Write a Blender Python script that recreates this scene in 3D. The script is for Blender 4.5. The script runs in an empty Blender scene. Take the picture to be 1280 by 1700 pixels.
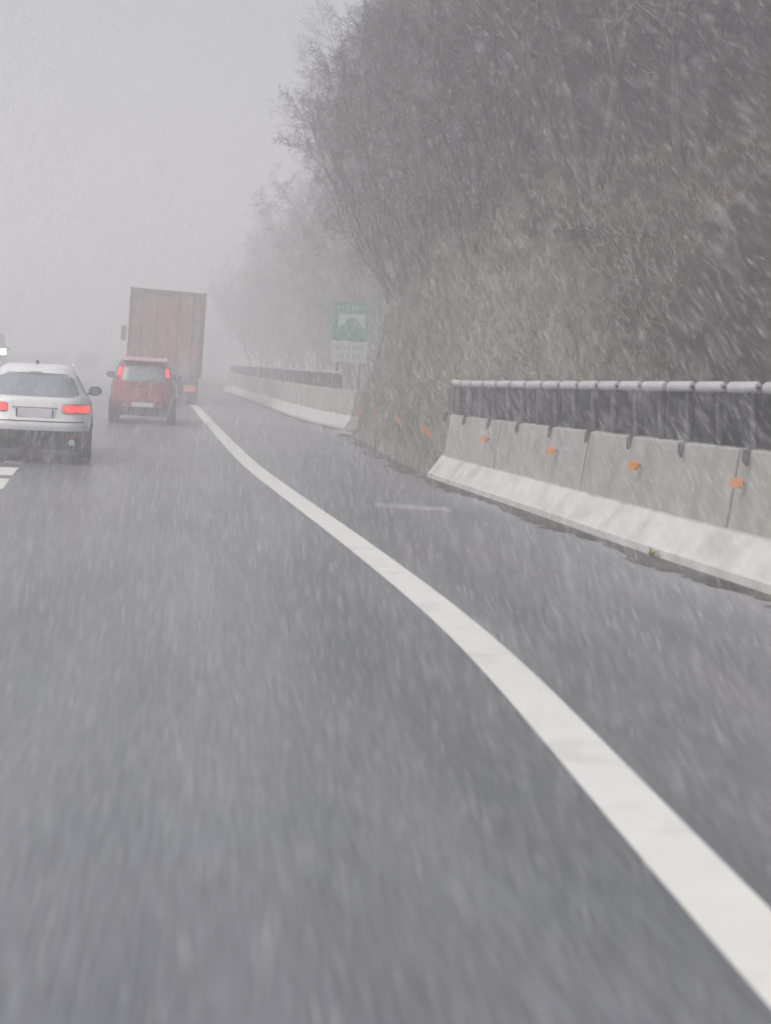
import bpy, math, random
import numpy as np
from mathutils import Vector, Matrix
R = math.radians
random.seed(7)
rng = np.random.default_rng(11)
sc = bpy.context.scene

# ------------------------------------------------------------ camera
cam_d = bpy.data.cameras.new('camera')
cam = bpy.data.objects.new('camera', cam_d)
sc.collection.objects.link(cam)
cam_d.sensor_fit = 'VERTICAL'
cam_d.sensor_height = 24.0
cam_d.lens = 24.0 * 2500 / 1700
cam_d.clip_start = 0.05
cam_d.clip_end = 3000
cam_d.dof.use_dof = True
cam_d.dof.focus_distance = 26.0
cam_d.dof.aperture_fstop = 1.4
cam.matrix_world = Matrix(((0.99086, -0.0399, -0.12884, 0),
                           (-0.1244, 0.09873, -0.98731, 0),
                           (0.05211, 0.99431, 0.09287, 1.5),
                           (0, 0, 0, 1)))
sc.camera = cam

# ------------------------------------------------------------ sky, sun, exposure
SUN_EL, SUN_ROT = R(50), R(-125)
world = bpy.data.worlds.new('World')
sc.world = world
world.use_nodes = True
wn, wl = world.node_tree.nodes, world.node_tree.links
wn.clear()
sky = wn.new('ShaderNodeTexSky')
sky.sky_type = 'NISHITA'
sky.sun_disc = False
sky.sun_elevation = SUN_EL
sky.sun_rotation = SUN_ROT
sky.air_density = 1.0
sky.dust_density = 6.0
hsv = wn.new('ShaderNodeHueSaturation')
hsv.inputs['Saturation'].default_value = 0.6
bg = wn.new('ShaderNodeBackground')
bg.inputs['Strength'].default_value = 0.15
wo = wn.new('ShaderNodeOutputWorld')
wl.new(sky.outputs[0], hsv.inputs['Color'])
wl.new(hsv.outputs[0], bg.inputs['Color'])
wl.new(bg.outputs[0], wo.inputs['Surface'])

sun_d = bpy.data.lights.new('sun', 'SUN')
sun_d.energy = 1.3
sun_d.angle = R(40)
sun_d.color = (1.0, 0.975, 0.96)
sun = bpy.data.objects.new('sun', sun_d)
sc.collection.objects.link(sun)
sd = Vector((math.sin(SUN_ROT) * math.cos(SUN_EL), math.cos(SUN_ROT) * math.cos(SUN_EL), math.sin(SUN_EL)))
sun.rotation_euler = sd.to_track_quat('Z', 'Y').to_euler()

sc.view_settings.view_transform = 'Standard'
sc.view_settings.look = 'None'
sc.view_settings.exposure = 0.10
sc.view_settings.gamma = 1.0
sc.cycles.volume_bounces = 8
sc.cycles.max_bounces = 12
sc.cycles.use_denoising = True

# ------------------------------------------------------------ helpers
def node_mat(name):
    m = bpy.data.materials.new(name)
    m.use_nodes = True
    n, l = m.node_tree.nodes, m.node_tree.links
    return m, n, l, n['Principled BSDF']

def mat(name, col, rough=0.6, metal=0.0, var=0.15, scale=8.0, bump=0.0, emit=None, estr=0.0, coord='Object', stretch=(1, 1, 1), spec=0.5, dirt=None, dirt_scale=2.0, dirt_lo=.45, dirt_hi=.75):
    m, n, l, b = node_mat(name)
    tc = n.new('ShaderNodeTexCoord')
    geo = n.new('ShaderNodeNewGeometry')
    mp = n.new('ShaderNodeMapping')
    mp.inputs['Scale'].default_value = stretch
    l.new(geo.outputs['Position'] if coord == 'World' else tc.outputs['Object'], mp.inputs['Vector'])
    ns = n.new('ShaderNodeTexNoise')
    ns.inputs['Scale'].default_value = scale
    ns.inputs['Detail'].default_value = 6
    l.new(mp.outputs[0], ns.inputs['Vector'])
    cr = n.new('ShaderNodeValToRGB')
    cr.color_ramp.elements[0].position = 0.25
    cr.color_ramp.elements[1].position = 0.75
    cr.color_ramp.elements[0].color = (*[c * (1 - var) for c in col], 1)
    cr.color_ramp.elements[1].color = (*[min(1, c * (1 + var)) for c in col], 1)
    l.new(ns.outputs[0], cr.inputs[0])
    last = cr.outputs[0]
    if dirt:
        n2 = n.new('ShaderNodeTexNoise')
        n2.inputs['Scale'].default_value = dirt_scale
        n2.inputs['Detail'].default_value = 5
        l.new(mp.outputs[0], n2.inputs['Vector'])
        mr = n.new('ShaderNodeMapRange')
        mr.inputs['From Min'].default_value = dirt_lo
        mr.inputs['From Max'].default_value = dirt_hi
        l.new(n2.outputs[0], mr.inputs['Value'])
        mx = n.new('ShaderNodeMixRGB')
        mx.inputs['Color2'].default_value = (*dirt, 1)
        l.new(mr.outputs[0], mx.inputs['Fac'])
        l.new(last, mx.inputs['Color1'])
        last = mx.outputs[0]
    l.new(last, b.inputs['Base Color'])
    b.inputs['Roughness'].default_value = rough
    b.inputs['Metallic'].default_value = metal
    b.inputs['Specular IOR Level'].default_value = spec
    if bump:
        bp = n.new('ShaderNodeBump')
        bp.inputs['Strength'].default_value = bump
        bp.inputs['Distance'].default_value = 0.02
        l.new(ns.outputs[0], bp.inputs['Height'])
        l.new(bp.outputs[0], b.inputs['Normal'])
    if emit:
        b.inputs['Emission Color'].default_value = (*emit, 1)
        b.inputs['Emission Strength'].default_value = estr
    return m

class MB:
    def __init__(s): s.v = []; s.f = []
    def add(s, v, f):
        o = len(s.v); s.v += [tuple(p) for p in v]; s.f += [tuple(i + o for i in q) for q in f]; return s
    def box(s, x0, x1, y0, y1, z0, z1, bev=0.0):
        if bev <= 0:
            v = [(x, y, z) for z in (z0, z1) for y in (y0, y1) for x in (x0, x1)]
            return s.add(v, [(0, 2, 3, 1), (4, 5, 7, 6), (0, 1, 5, 4), (2, 6, 7, 3), (0, 4, 6, 2), (1, 3, 7, 5)])
        b = bev
        v = []
        for z, i in ((z0, b), (z0 + b, 0), (z1 - b, 0), (z1, b)):
            X0, X1, Y0, Y1 = x0 + i, x1 - i, y0 + i, y1 - i
            v += [(X0 + b, Y0, z), (X1 - b, Y0, z), (X1, Y0 + b, z), (X1, Y1 - b, z), (X1 - b, Y1, z), (X0 + b, Y1, z), (X0, Y1 - b, z), (X0, Y0 + b, z)]
        f = [tuple(range(7, -1, -1)), tuple(range(24, 32))]
        for k in range(3):
            for i in range(8):
                j = (i + 1) % 8
                f.append((k * 8 + i, k * 8 + j, k * 8 + 8 + j, k * 8 + 8 + i))
        return s.add(v, f)
    def tube(s, pts, rad, n=8, cap=True):
        pts = [Vector(p) for p in pts]
        if not hasattr(rad, '__len__'): rad = [rad] * len(pts)
        v = []
        for i, p in enumerate(pts):
            d = (pts[min(i + 1, len(pts) - 1)] - pts[max(i - 1, 0)]).normalized()
            a = d.cross(Vector((0, 0, 1)) if abs(d.z) < .9 else Vector((1, 0, 0))).normalized()
            b = d.cross(a)
            for k in range(n):
                t = 2 * math.pi * k / n
                v.append(p + (a * math.cos(t) + b * math.sin(t)) * rad[i])
        f = []
        for i in range(len(pts) - 1):
            for k in range(n):
                f.append((i * n + k, i * n + (k + 1) % n, (i + 1) * n + (k + 1) % n, (i + 1) * n + k))
        if cap:
            f.append(tuple(range(n - 1, -1, -1))); f.append(tuple(range((len(pts) - 1) * n, len(pts) * n)))
        return s.add(v, f)
    def cyl(s, c, axis, r, h, n=20):
        c = Vector(c); a = Vector(axis).normalized()
        return s.tube([c - a * h / 2, c + a * h / 2], r, n)
    def build(s, name, m, parent=None, smooth=False, recalc=True):
        me = bpy.data.meshes.new(name)
        me.from_pydata(s.v, [], s.f)
        if recalc:
            import bmesh
            bm = bmesh.new(); bm.from_mesh(me); bmesh.ops.recalc_face_normals(bm, faces=bm.faces); bm.to_mesh(me); bm.free()
        me.materials.append(m)
        if smooth:
            me.polygons.foreach_set('use_smooth', [True] * len(me.polygons))
            try: me.set_sharp_from_angle(angle=R(40))
            except Exception: pass
        o = bpy.data.objects.new(name, me)
        sc.collection.objects.link(o)
        if parent: o.parent = parent
        return o

def np_mesh(name, v, f, m, parent=None, smooth=False):
    me = bpy.data.meshes.new(name)
    v = np.asarray(v, np.float32); f = np.asarray(f, np.int32)
    k = f.shape[1]
    me.vertices.add(len(v)); me.vertices.foreach_set('co', v.ravel())
    me.loops.add(f.size); me.loops.foreach_set('vertex_index', f.ravel())
    me.polygons.add(len(f)); me.polygons.foreach_set('loop_start', np.arange(len(f), dtype=np.int32) * k)
    me.update(calc_edges=True)
    if smooth: me.polygons.foreach_set('use_smooth', [True] * len(f))
    me.materials.append(m)
    o = bpy.data.objects.new(name, me)
    sc.collection.objects.link(o)
    if parent: o.parent = parent
    return o

def tag(o, label=None, cat=None, group=None, kind=None):
    if label: o['label'] = label
    if cat: o['category'] = cat
    if group: o['group'] = group
    if kind: o['kind'] = kind
    return o

def thing(name, label, cat, loc=(0, 0, 0), rz=0.0, group=None):
    o = bpy.data.objects.new(name, None)
    o.empty_display_size = 0.3
    sc.collection.objects.link(o)
    o.location = loc; o.rotation_euler = (0, 0, rz)
    return tag(o, label, cat, group)

def copy_tree(o, parent=None):
    c = o.copy(); sc.collection.objects.link(c)
    if parent: c.parent = parent
    for ch in o.children: copy_tree(ch, c)
    return c

def grid(f2, us, vs):
    v = [f2(a, b) for a in us for b in vs]
    nv = len(vs)
    f = [(i * nv + j, i * nv + j + 1, (i + 1) * nv + j + 1, (i + 1) * nv + j) for i in range(len(us) - 1) for j in range(nv - 1)]
    return v, f

# ------------------------------------------------------------ road geometry
def smooth_curve(pts, w=1.2):
    ys = np.arange(-40, 300, .25)
    xs = np.interp(ys, [p[0] for p in pts], [p[1] for p in pts])
    k = np.exp(-np.arange(-12, 13) ** 2 * .25 ** 2 / (2 * w * w)); k /= k.sum()
    xp = np.pad(xs, 12, mode='edge')
    xs = np.convolve(xp, k, 'valid')
    return lambda y: float(np.interp(y, ys, xs))
E_ = smooth_curve([(-40, 1.9), (0, 1.57), (4, 1.58), (6.7, 1.65), (8.3, 1.67), (10, 1.6), (12.7, 1.46), (15.6, 1.28), (18.6, 1.09), (22, .89),
                   (25.7, .76), (30, .62), (36.6, .42), (50, .06), (65, -.6), (80, -1.7), (100, -4.2), (120, -8.5), (140, -14.5), (160, -22.5), (180, -33), (300, -130)])
B_ = smooth_curve([(-40, 8.5), (0, 5.15), (5, 4.72), (10.54, 4.27), (12.53, 4.07), (13.95, 3.95), (16.12, 3.82), (18.48, 3.62), (21.6, 3.38), (26.4, 3.40), (34.5, 3.62),
                   (37.2, 3.75), (40.6, 3.24), (46, 2.9), (55.7, 2.55), (67.7, 2.06), (77.8, 1.7), (100, -.9), (120, -5), (140, -11), (160, -19), (180, -29.5), (300, -126)], .8)
def nrm(fn, y):
    d = Vector((fn(y + .2) - fn(y - .2), .4)).normalized()
    return Vector((d.y, -d.x))        # points to +x
def side(fn, y, off, z):
    n = nrm(fn, y)
    return (fn(y) + n.x * off, y + n.y * off, z)

def strip(name, fa, fb, y0, y1, z, m, step=1.0, thick=0.0):
    ys = list(np.arange(y0, y1, step)) + [y1]
    v = []; f = []
    for y in ys: v += [fa(y) + (z,), fb(y) + (z,)]
    for i in range(len(ys) - 1): f.append((2 * i, 2 * i + 1, 2 * i + 3, 2 * i + 2))
    if thick:
        o = len(v)
        for y in ys: v += [fa(y) + (z - thick,), fb(y) + (z - thick,)]
        for i in range(len(ys) - 1):
            f.append((2 * i, 2 * i + 2, o + 2 * i + 2, o + 2 * i)); f.append((2 * i + 1, o + 2 * i + 1, o + 2 * i + 3, 2 * i + 3))
        f.append((0, o, o + 1, 1)); e = 2 * len(ys) - 2; f.append((e, e + 1, o + e + 1, o + e))
    return MB().add(v, f).build(name, m)

def sxy(fn, off): return lambda y: side(fn, y, off, 0)[:2]

# asphalt: wet, worn in streaks along the driving direction
def asphalt_mat(name, base):
    m, n, l, b = node_mat(name)
    geo = n.new('ShaderNodeNewGeometry')
    mp = n.new('ShaderNodeMapping'); mp.inputs['Scale'].default_value = (1.0, .12, 1)
    l.new(geo.outputs['Position'], mp.inputs['Vector'])
    a = n.new('ShaderNodeTexNoise'); a.inputs['Scale'].default_value = 1.3; a.inputs['Detail'].default_value = 5
    l.new(mp.outputs[0], a.inputs['Vector'])
    mp2 = n.new('ShaderNodeMapping'); mp2.inputs['Scale'].default_value = (1.0, .05, 1)
    l.new(geo.outputs['Position'], mp2.inputs['Vector'])
    g = n.new('ShaderNodeTexNoise'); g.inputs['Scale'].default_value = 55; g.inputs['Detail'].default_value = 4
    l.new(mp2.outputs[0], g.inputs['Vector'])
    big = n.new('ShaderNodeTexNoise'); big.inputs['Scale'].default_value = .45; big.inputs['Detail'].default_value = 3
    l.new(geo.outputs['Position'], big.inputs['Vector'])
    cr = n.new('ShaderNodeValToRGB')
    cr.color_ramp.elements[0].position = .3; cr.color_ramp.elements[1].position = .7
    cr.color_ramp.elements[0].color = (base[0] * .72, base[1] * .74, base[2] * .74, 1)
    cr.color_ramp.elements[1].color = (base[0] * 1.22, base[1] * 1.2, base[2] * 1.2, 1)
    l.new(a.outputs[0], cr.inputs[0])
    mx = n.new('ShaderNodeMixRGB'); mx.blend_type = 'OVERLAY'; mx.inputs['Fac'].default_value = .55
    l.new(cr.outputs[0], mx.inputs['Color1']); l.new(g.outputs[0], mx.inputs['Color2'])
    mg = n.new('ShaderNodeMixRGB'); mg.blend_type = 'MULTIPLY'; mg.inputs['Fac'].default_value = .35
    l.new(mx.outputs[0], mg.inputs['Color1'])
    cr3 = n.new('ShaderNodeValToRGB')
    cr3.color_ramp.elements[0].position = .35; cr3.color_ramp.elements[1].position = .65
    cr3.color_ramp.elements[0].color = (.88, .98, .98, 1); cr3.color_ramp.elements[1].color = (1, .96, 1, 1)
    l.new(big.outputs[0], cr3.inputs[0]); l.new(cr3.outputs[0], mg.inputs['Color2'])
    l.new(mg.outputs[0], b.inputs['Base Color'])
    cr2 = n.new('ShaderNodeMapRange'); cr2.inputs['To Min'].default_value = .24; cr2.inputs['To Max'].default_value = .44
    l.new(big.outputs[0], cr2.inputs['Value']); l.new(cr2.outputs[0], b.inputs['Roughness'])
    bp = n.new('ShaderNodeBump'); bp.inputs['Strength'].default_value = .25; bp.inputs['Distance'].default_value = .01
    l.new(g.outputs[0], bp.inputs['Height']); l.new(bp.outputs[0], b.inputs['Normal'])
    return m
M_asph = asphalt_mat('wet_asphalt', (.20, .206, .225))
M_ground = mat('verge_earth', (.10, .095, .07), .9, var=.4, scale=1.5, coord='World', bump=.3)
M_paint = mat('road_paint', (.82, .82, .78), .6, var=.04, scale=3, coord='World', dirt=(.5, .5, .47), dirt_scale=2.2, dirt_lo=.55, dirt_hi=.95)
M_paint_old = mat('worn_paint', (.33, .33, .35), .5, var=.35, scale=6, coord='World')
M_gutter = mat('gutter_dirt', (.03, .028, .024), .85, var=.5, scale=9, coord='World', bump=.6, dirt=(.11, .11, .075), dirt_scale=3)

g = MB().add([(-400, -60, -.06), (400, -60, -.06), (400, 540, -.06), (-400, 540, -.06)], [(0, 1, 2, 3)]).build('ground', M_ground)
tag(g, kind='structure')
tag(strip('road', sxy(E_, -8.4), sxy(B_, .05), -30, 230, 0, M_asph), kind='structure')
tag(strip('oncoming_road', sxy(E_, -20), sxy(E_, -9.7), -30, 230, 0, M_asph), kind='structure')
M_kerb = mat('dry_soil', (.09, .085, .065), .9, var=.4, scale=4, coord='World', bump=.4)
tag(strip('median_ground', sxy(E_, -9.7), sxy(E_, -8.4), -30, 230, .04, M_kerb, thick=.1), kind='structure')
# painted edge line and lane dashes
tag(strip('edge_line', sxy(E_, -.13), sxy(E_, .13), -20, 230, .004, M_paint, .5), kind='structure')
tag(strip('far_edge_line', sxy(E_, -7.35), sxy(E_, -7.1), -20, 230, .004, M_paint, .5), kind='structure')
for i, (a, b) in enumerate([(-6, -1.5), (17.0, 18.4), (18.9, 20.2), (21.0, 22.3), (22.9, 24.2), (36, 40.5), (49, 53.5), (62, 66.5), (76, 80.5)]):
    c = sxy(E_, -3.36 if a < 30 else -3.5); hw = .12 if a < 30 else .09
    tag(strip('lane_dash', lambda y: (c(y)[0] - hw, c(y)[1]), lambda y: (c(y)[0] + hw, c(y)[1]), a, b, .004, M_paint, .4), kind='structure')
# worn transverse bar on the hard shoulder
v = [(2.03, 16.42, .004), (2.84, 16.15, .004), (2.93, 16.8, .004), (2.07, 16.98, .004)]
tag(MB().add(v, [(0, 1, 2, 3)]).build('shoulder_marking', M_paint_old), kind='structure')
# dirt line at the foot of the barriers
def gut(y0, y1, nm):
    ys = np.arange(y0, y1, .12); v = []; f = []
    for i, y in enumerate(ys):
        w = .30 + .10 * math.sin(y * 1.7) + .07 * rng.normal()
        v += [side(B_, y, -max(.04, w * .8), .004), side(B_, y, .02, .012)]
    for i in range(len(ys) - 1): f.append((2 * i, 2 * i + 1, 2 * i + 3, 2 * i + 2))
    tag(MB().add(v, f).build(nm, M_gutter), kind='structure')
gut(-4, 21.9, 'gutter_dirt'); gut(22, 34.8, 'bank_foot_dirt'); gut(37, 79, 'far_gutter_dirt')

# ------------------------------------------------------------ concrete barriers and their fences
def concrete_mat(name, col, stain):
    m, n, l, b = node_mat(name)
    geo = n.new('ShaderNodeNewGeometry')
    ns = n.new('ShaderNodeTexNoise'); ns.inputs['Scale'].default_value = 5; ns.inputs['Detail'].default_value = 8
    l.new(geo.outputs['Position'], ns.inputs['Vector'])
    mp = n.new('ShaderNodeMapping'); mp.inputs['Scale'].default_value = (1.6, 1.6, .25) if name == 'grey_concrete' else (1.3, .9, 1.0)
    l.new(geo.outputs['Position'], mp.inputs['Vector'])
    st = n.new('ShaderNodeTexNoise'); st.inputs['Scale'].default_value = 2.5; st.inputs['Detail'].default_value = 5
    l.new(mp.outputs[0], st.inputs['Vector'])
    cr = n.new('ShaderNodeValToRGB')
    cr.color_ramp.elements[0].position = .3; cr.color_ramp.elements[1].position = .7
    cr.color_ramp.elements[0].color = (*[c * .86 for c in col], 1); cr.color_ramp.elements[1].color = (*[c * 1.1 for c in col], 1)
    l.new(ns.outputs[0], cr.inputs[0])
    mr = n.new('ShaderNodeMapRange'); mr.inputs['From Min'].default_value = .5; mr.inputs['From Max'].default_value = .78; mr.inputs['To Max'].default_value = .75
    l.new(st.outputs[0], mr.inputs['Value'])
    mx = n.new('ShaderNodeMixRGB'); mx.inputs['Color2'].default_value = (*stain, 1)
    l.new(mr.outputs[0], mx.inputs['Fac']); l.new(cr.outputs[0], mx.inputs['Color1'])
    l.new(mx.outputs[0], b.inputs['Base Color']); b.inputs['Roughness'].default_value = .8
    bp = n.new('ShaderNodeBump'); bp.inputs['Strength'].default_value = .3; bp.inputs['Distance'].default_value = .02
    l.new(ns.outputs[0], bp.inputs['Height']); l.new(bp.outputs[0], b.inputs['Normal'])
    return m
M_wall = concrete_mat('grey_concrete', (.35, .355, .33), (.22, .225, .195))
M_foot = concrete_mat('pale_concrete', (.62, .62, .62), (.33, .33, .32))
M_mesh = mat('dark_panel', (.008, .009, .012), .8, var=.35, scale=14, spec=.1)
M_post = mat('dull_galvanised_steel', (.045, .045, .05), .6, .1, var=.2, scale=20)
M_rail = mat('bright_galvanised_rail', (.52, .52, .54), .5, .1, var=.06, scale=20)
M_dark = mat('dark_rubber', (.02, .02, .022), .75, var=.3, scale=20)
M_orange = mat('orange_reflector', (.62, .22, .045), .5, var=.1, scale=30)
M_hole = mat('joint_shadow_gap', (.08, .08, .075), .9)

def hs(y):      # the barrier stands slightly higher where it is nearest
    return float(np.interp(y, [11, 21, 40], [1.09, .98, 1.03]))
def profile_part(y0, y1, prof, name, m, parent, step=.5, gap=.008):
    ys = list(np.arange(y0 + gap, y1 - gap, step)) + [y1 - gap]
    v = []; f = []; k = len(prof)
    for y in ys:
        h = hs(y)
        for (o, z) in prof: v.append(side(B_, y, o, z * h))
    for i in range(len(ys) - 1):
        for j in range(k):
            j2 = (j + 1) % k
            f.append((i * k + j, i * k + j2, (i + 1) * k + j2, (i + 1) * k + j))
    f.append(tuple(range(k - 1, -1, -1))); f.append(tuple(range((len(ys) - 1) * k, len(ys) * k)))
    return MB().add(v, f).build(name, m, parent)
FOOT = [(0, .0), (0, .075), (.03, .10), (.19, .33), (.19, .345), (.62, .345), (.62, 0)]
WALL = [(.20, .345), (.27, .93), (.285, .95), (.50, .95), (.52, .93), (.60, .345)]

def barrier(name, label, joints, foot_joints):
    t = thing(name, label, 'concrete barrier', (0, 0, 0))
    for a, b in zip(joints[:-1], joints[1:]):
        profile_part(a, b, WALL, 'wall_section', M_wall, t, gap=.022)
    for a, b in zip(foot_joints[:-1], foot_joints[1:]):
        profile_part(a, b, FOOT, 'footing', M_foot, t, gap=.002)
    return t
NJ = [-6, 0, 4.4, 8.1, 11.75, 15.4, 18.75, 21.5]
nb = barrier('concrete_barrier', 'grey concrete barrier with pale sloping footing, nearest on the right, carrying the large dark fence', NJ, [-6, 7.4, 14.4, 21.6])
fb = barrier('concrete_barrier', 'far concrete barrier fading in the haze beyond the stone bank', [37.2, 43, 49, 55, 61, 67, 73, 80], [37.1, 55, 67, 80])
def end_plate(y, parent): pass

# reflectors: small orange tabs on brackets
def reflector(y, off, z, parent, s=1.0, dn=-1):
    p = Vector(side(B_, y, off, z)); n = nrm(B_, y); n3 = Vector((n.x, n.y, 0)); t3 = Vector((-n.y, n.x, 0))
    mb = MB()
    # bracket stub
    a = p; b = p - n3 * .07 * s
    mb.tube([a, b], .018 * s, 6)
    br = mb.build('reflector_bracket', M_dark, parent)
    c = p - n3 * .085 * s
    m2 = MB()
    w, h, th = .10 * s, .052 * s, .022 * s
    v = []
    for k in (-1, 1):
        for (u, q) in ((-w, -h * .7), (-w * .4, -h), (w * .7, -h * .8), (w, 0), (w * .6, h * .9), (-w * .3, h), (-w, h * .5)):
            v.append(c + t3 * (u * .35) - n3 * 0 + Vector((0, 0, q)) + n3 * (u * .75) * -1 * .5 + t3 * k * th * 0 + n3 * k * th)
    f = [tuple(range(6, -1, -1)), tuple(range(7, 14))] + [(i, (i + 1) % 7, 7 + (i + 1) % 7, 7 + i) for i in range(7)]
    m2.add(v, f)
    m2.build('reflector', M_orange, parent)
    return br
for y in (11.55, 13.75, 16.35, 19.1):
    reflector(y, .225, .70 * hs(y), nb, .85)

# fence of short dark panels, a post between each two, bright top rail pieces
def fence(name, label, y0, y1, pitch, z0, z1, rail_r, hook=True):
    t = thing(name, label, 'fence')
    n = int((y1 - y0) / pitch)
    for i in range(n):
        a, b = y1 - (i + 1) * pitch, y1 - i * pitch
        ha, hb = hs(a), hs(b)
        P = lambda y, o, z: side(B_, y, o, z)
        # panel (a solid thin slab with two bent ribs)
        v = []
        for yy, h in ((a + .03, ha), (b - .03, hb)):
            for (o, z) in ((.36, z0 + .012), (.352, z0 + .14), (.36, z0 + .26), (.352, z1 - .07), (.375, z1 - .07), (.385, z0 + .012)):
                v.append(P(yy, o, z * h))
        f = [(j, (j + 1) % 6, 6 + (j + 1) % 6, 6 + j) for j in range(6)] + [(5, 4, 3, 2, 1, 0), (6, 7, 8, 9, 10, 11)]
        MB().add(v, f).build('panel', M_mesh, t)
        # leaning post
        mb = MB()
        ln = pitch * .26
        mb.tube([P(b - .0, .325, (z0 + .0) * hb), P(b + ln * .1, .315, (z0 + .12) * hb), P(b + ln * .45, .32, (z0 + .3) * hb), P(b + ln, .345, (z1 - .045) * hb)], .026, 6)
        mb.build('post', M_post, t)
        # rail
        mb = MB()
        mb.tube([P(a + .065, .35, (z1 - .03) * ha), P(a + .10, .35, (z1 - .03) * ha), P(b - .10, .35, (z1 - .03) * hb), P(b - .065, .35, (z1 - .03) * hb)], [rail_r * .7, rail_r, rail_r, rail_r * .7], 10)
        mb.build('top_rail', M_rail, t, True)
        mb = MB(); mb.tube([P(b - .07, .35, (z1 - .035) * hb), P(b + .075, .35, (z1 - .035) * hb)], rail_r * .34, 8)
        mb.build('rail_clamp', M_mesh, t)
        if hook and i % 2 == 0:
            # bent steel strap gripping the concrete lip
            mb = MB()
            mb.tube([P(b - .02, .34, .955 * hb), P(b - .03, .255, .955 * hb), P(b - .05, .235, .90 * hb), P(b - .09, .215, .85 * hb), P(b - .13, .20, .838 * hb)], [.022, .022, .02, .018, .012], 6)
            mb.build('strap', M_post, t)
            mb = MB(); c = P(b + .04, .262, .895 * hb)
            mb.box(c[0] - .006, c[0] + .03, c[1] - .06, c[1] + .05, c[2] - .06, c[2] + .05, .008)
            mb.build('strap_plate', M_post, t)
    return t
fence('fence', 'dark panel fence with bright segmented top rail on the nearest concrete barrier', 2.6, 21.85, .64, .95, 1.44, .05)
fence('fence', 'low dark fence on the far barrier, fading into the haze', 38.0, 79.6, 1.3, .95, 1.40, .028, False)

# ------------------------------------------------------------ bank and hillside
def base_off(y):
    return float(np.interp(y, [-40, 20.8, 22.2, 34.3, 34.9, 36.0, 38, 45, 60, 90, 150, 240], [.66, .66, .03, .03, .35, 3.6, 7.5, 7.5, 6, 6, 6, 6]))
def hill_pt(y, s):
    if s < 3.5:
        o = .80 * (s / 3.5) ** 1.05; z = 3.4 * s / 3.5
    else:
        q = s - 3.5
        o = .80 + q * .62; z = 3.4 + q * .80
    n = nrm(B_, y)
    sc_ = 1.0 if y < 36 else float(np.interp(y, [36, 45, 70, 110], [1.0, .5, .2, .06]))
    z *= sc_
    import mathutils
    nz = mathutils.noise.fractal(Vector((y * .35, s * .35, 1.7)), 1, 2, 5)
    n2 = mathutils.noise.fractal(Vector((y * 1.6, s * 1.6, 5.7)), 1, 2, 4)
    amp = min(1, s / .8)
    o2 = base_off(y) + o + (-nz * .35 + .0) * min(1, s / 3) * (.5 if s < 3.5 else 1.6) - n2 * .10 * amp
    o2 = max(o2, base_off(y) - .02 * (s < .8) - .12)
    return (B_(y) + n.x * o2, y + n.y * o2, z - .02 + n2 * .05 * amp)
ys = list(np.arange(-12, 40, .22)) + list(np.arange(40, 112, 1.2))
ss = list(np.arange(0, 5, .2)) + list(np.arange(5, 12, .4)) + list(np.arange(12, 24, 1.5))
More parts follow.
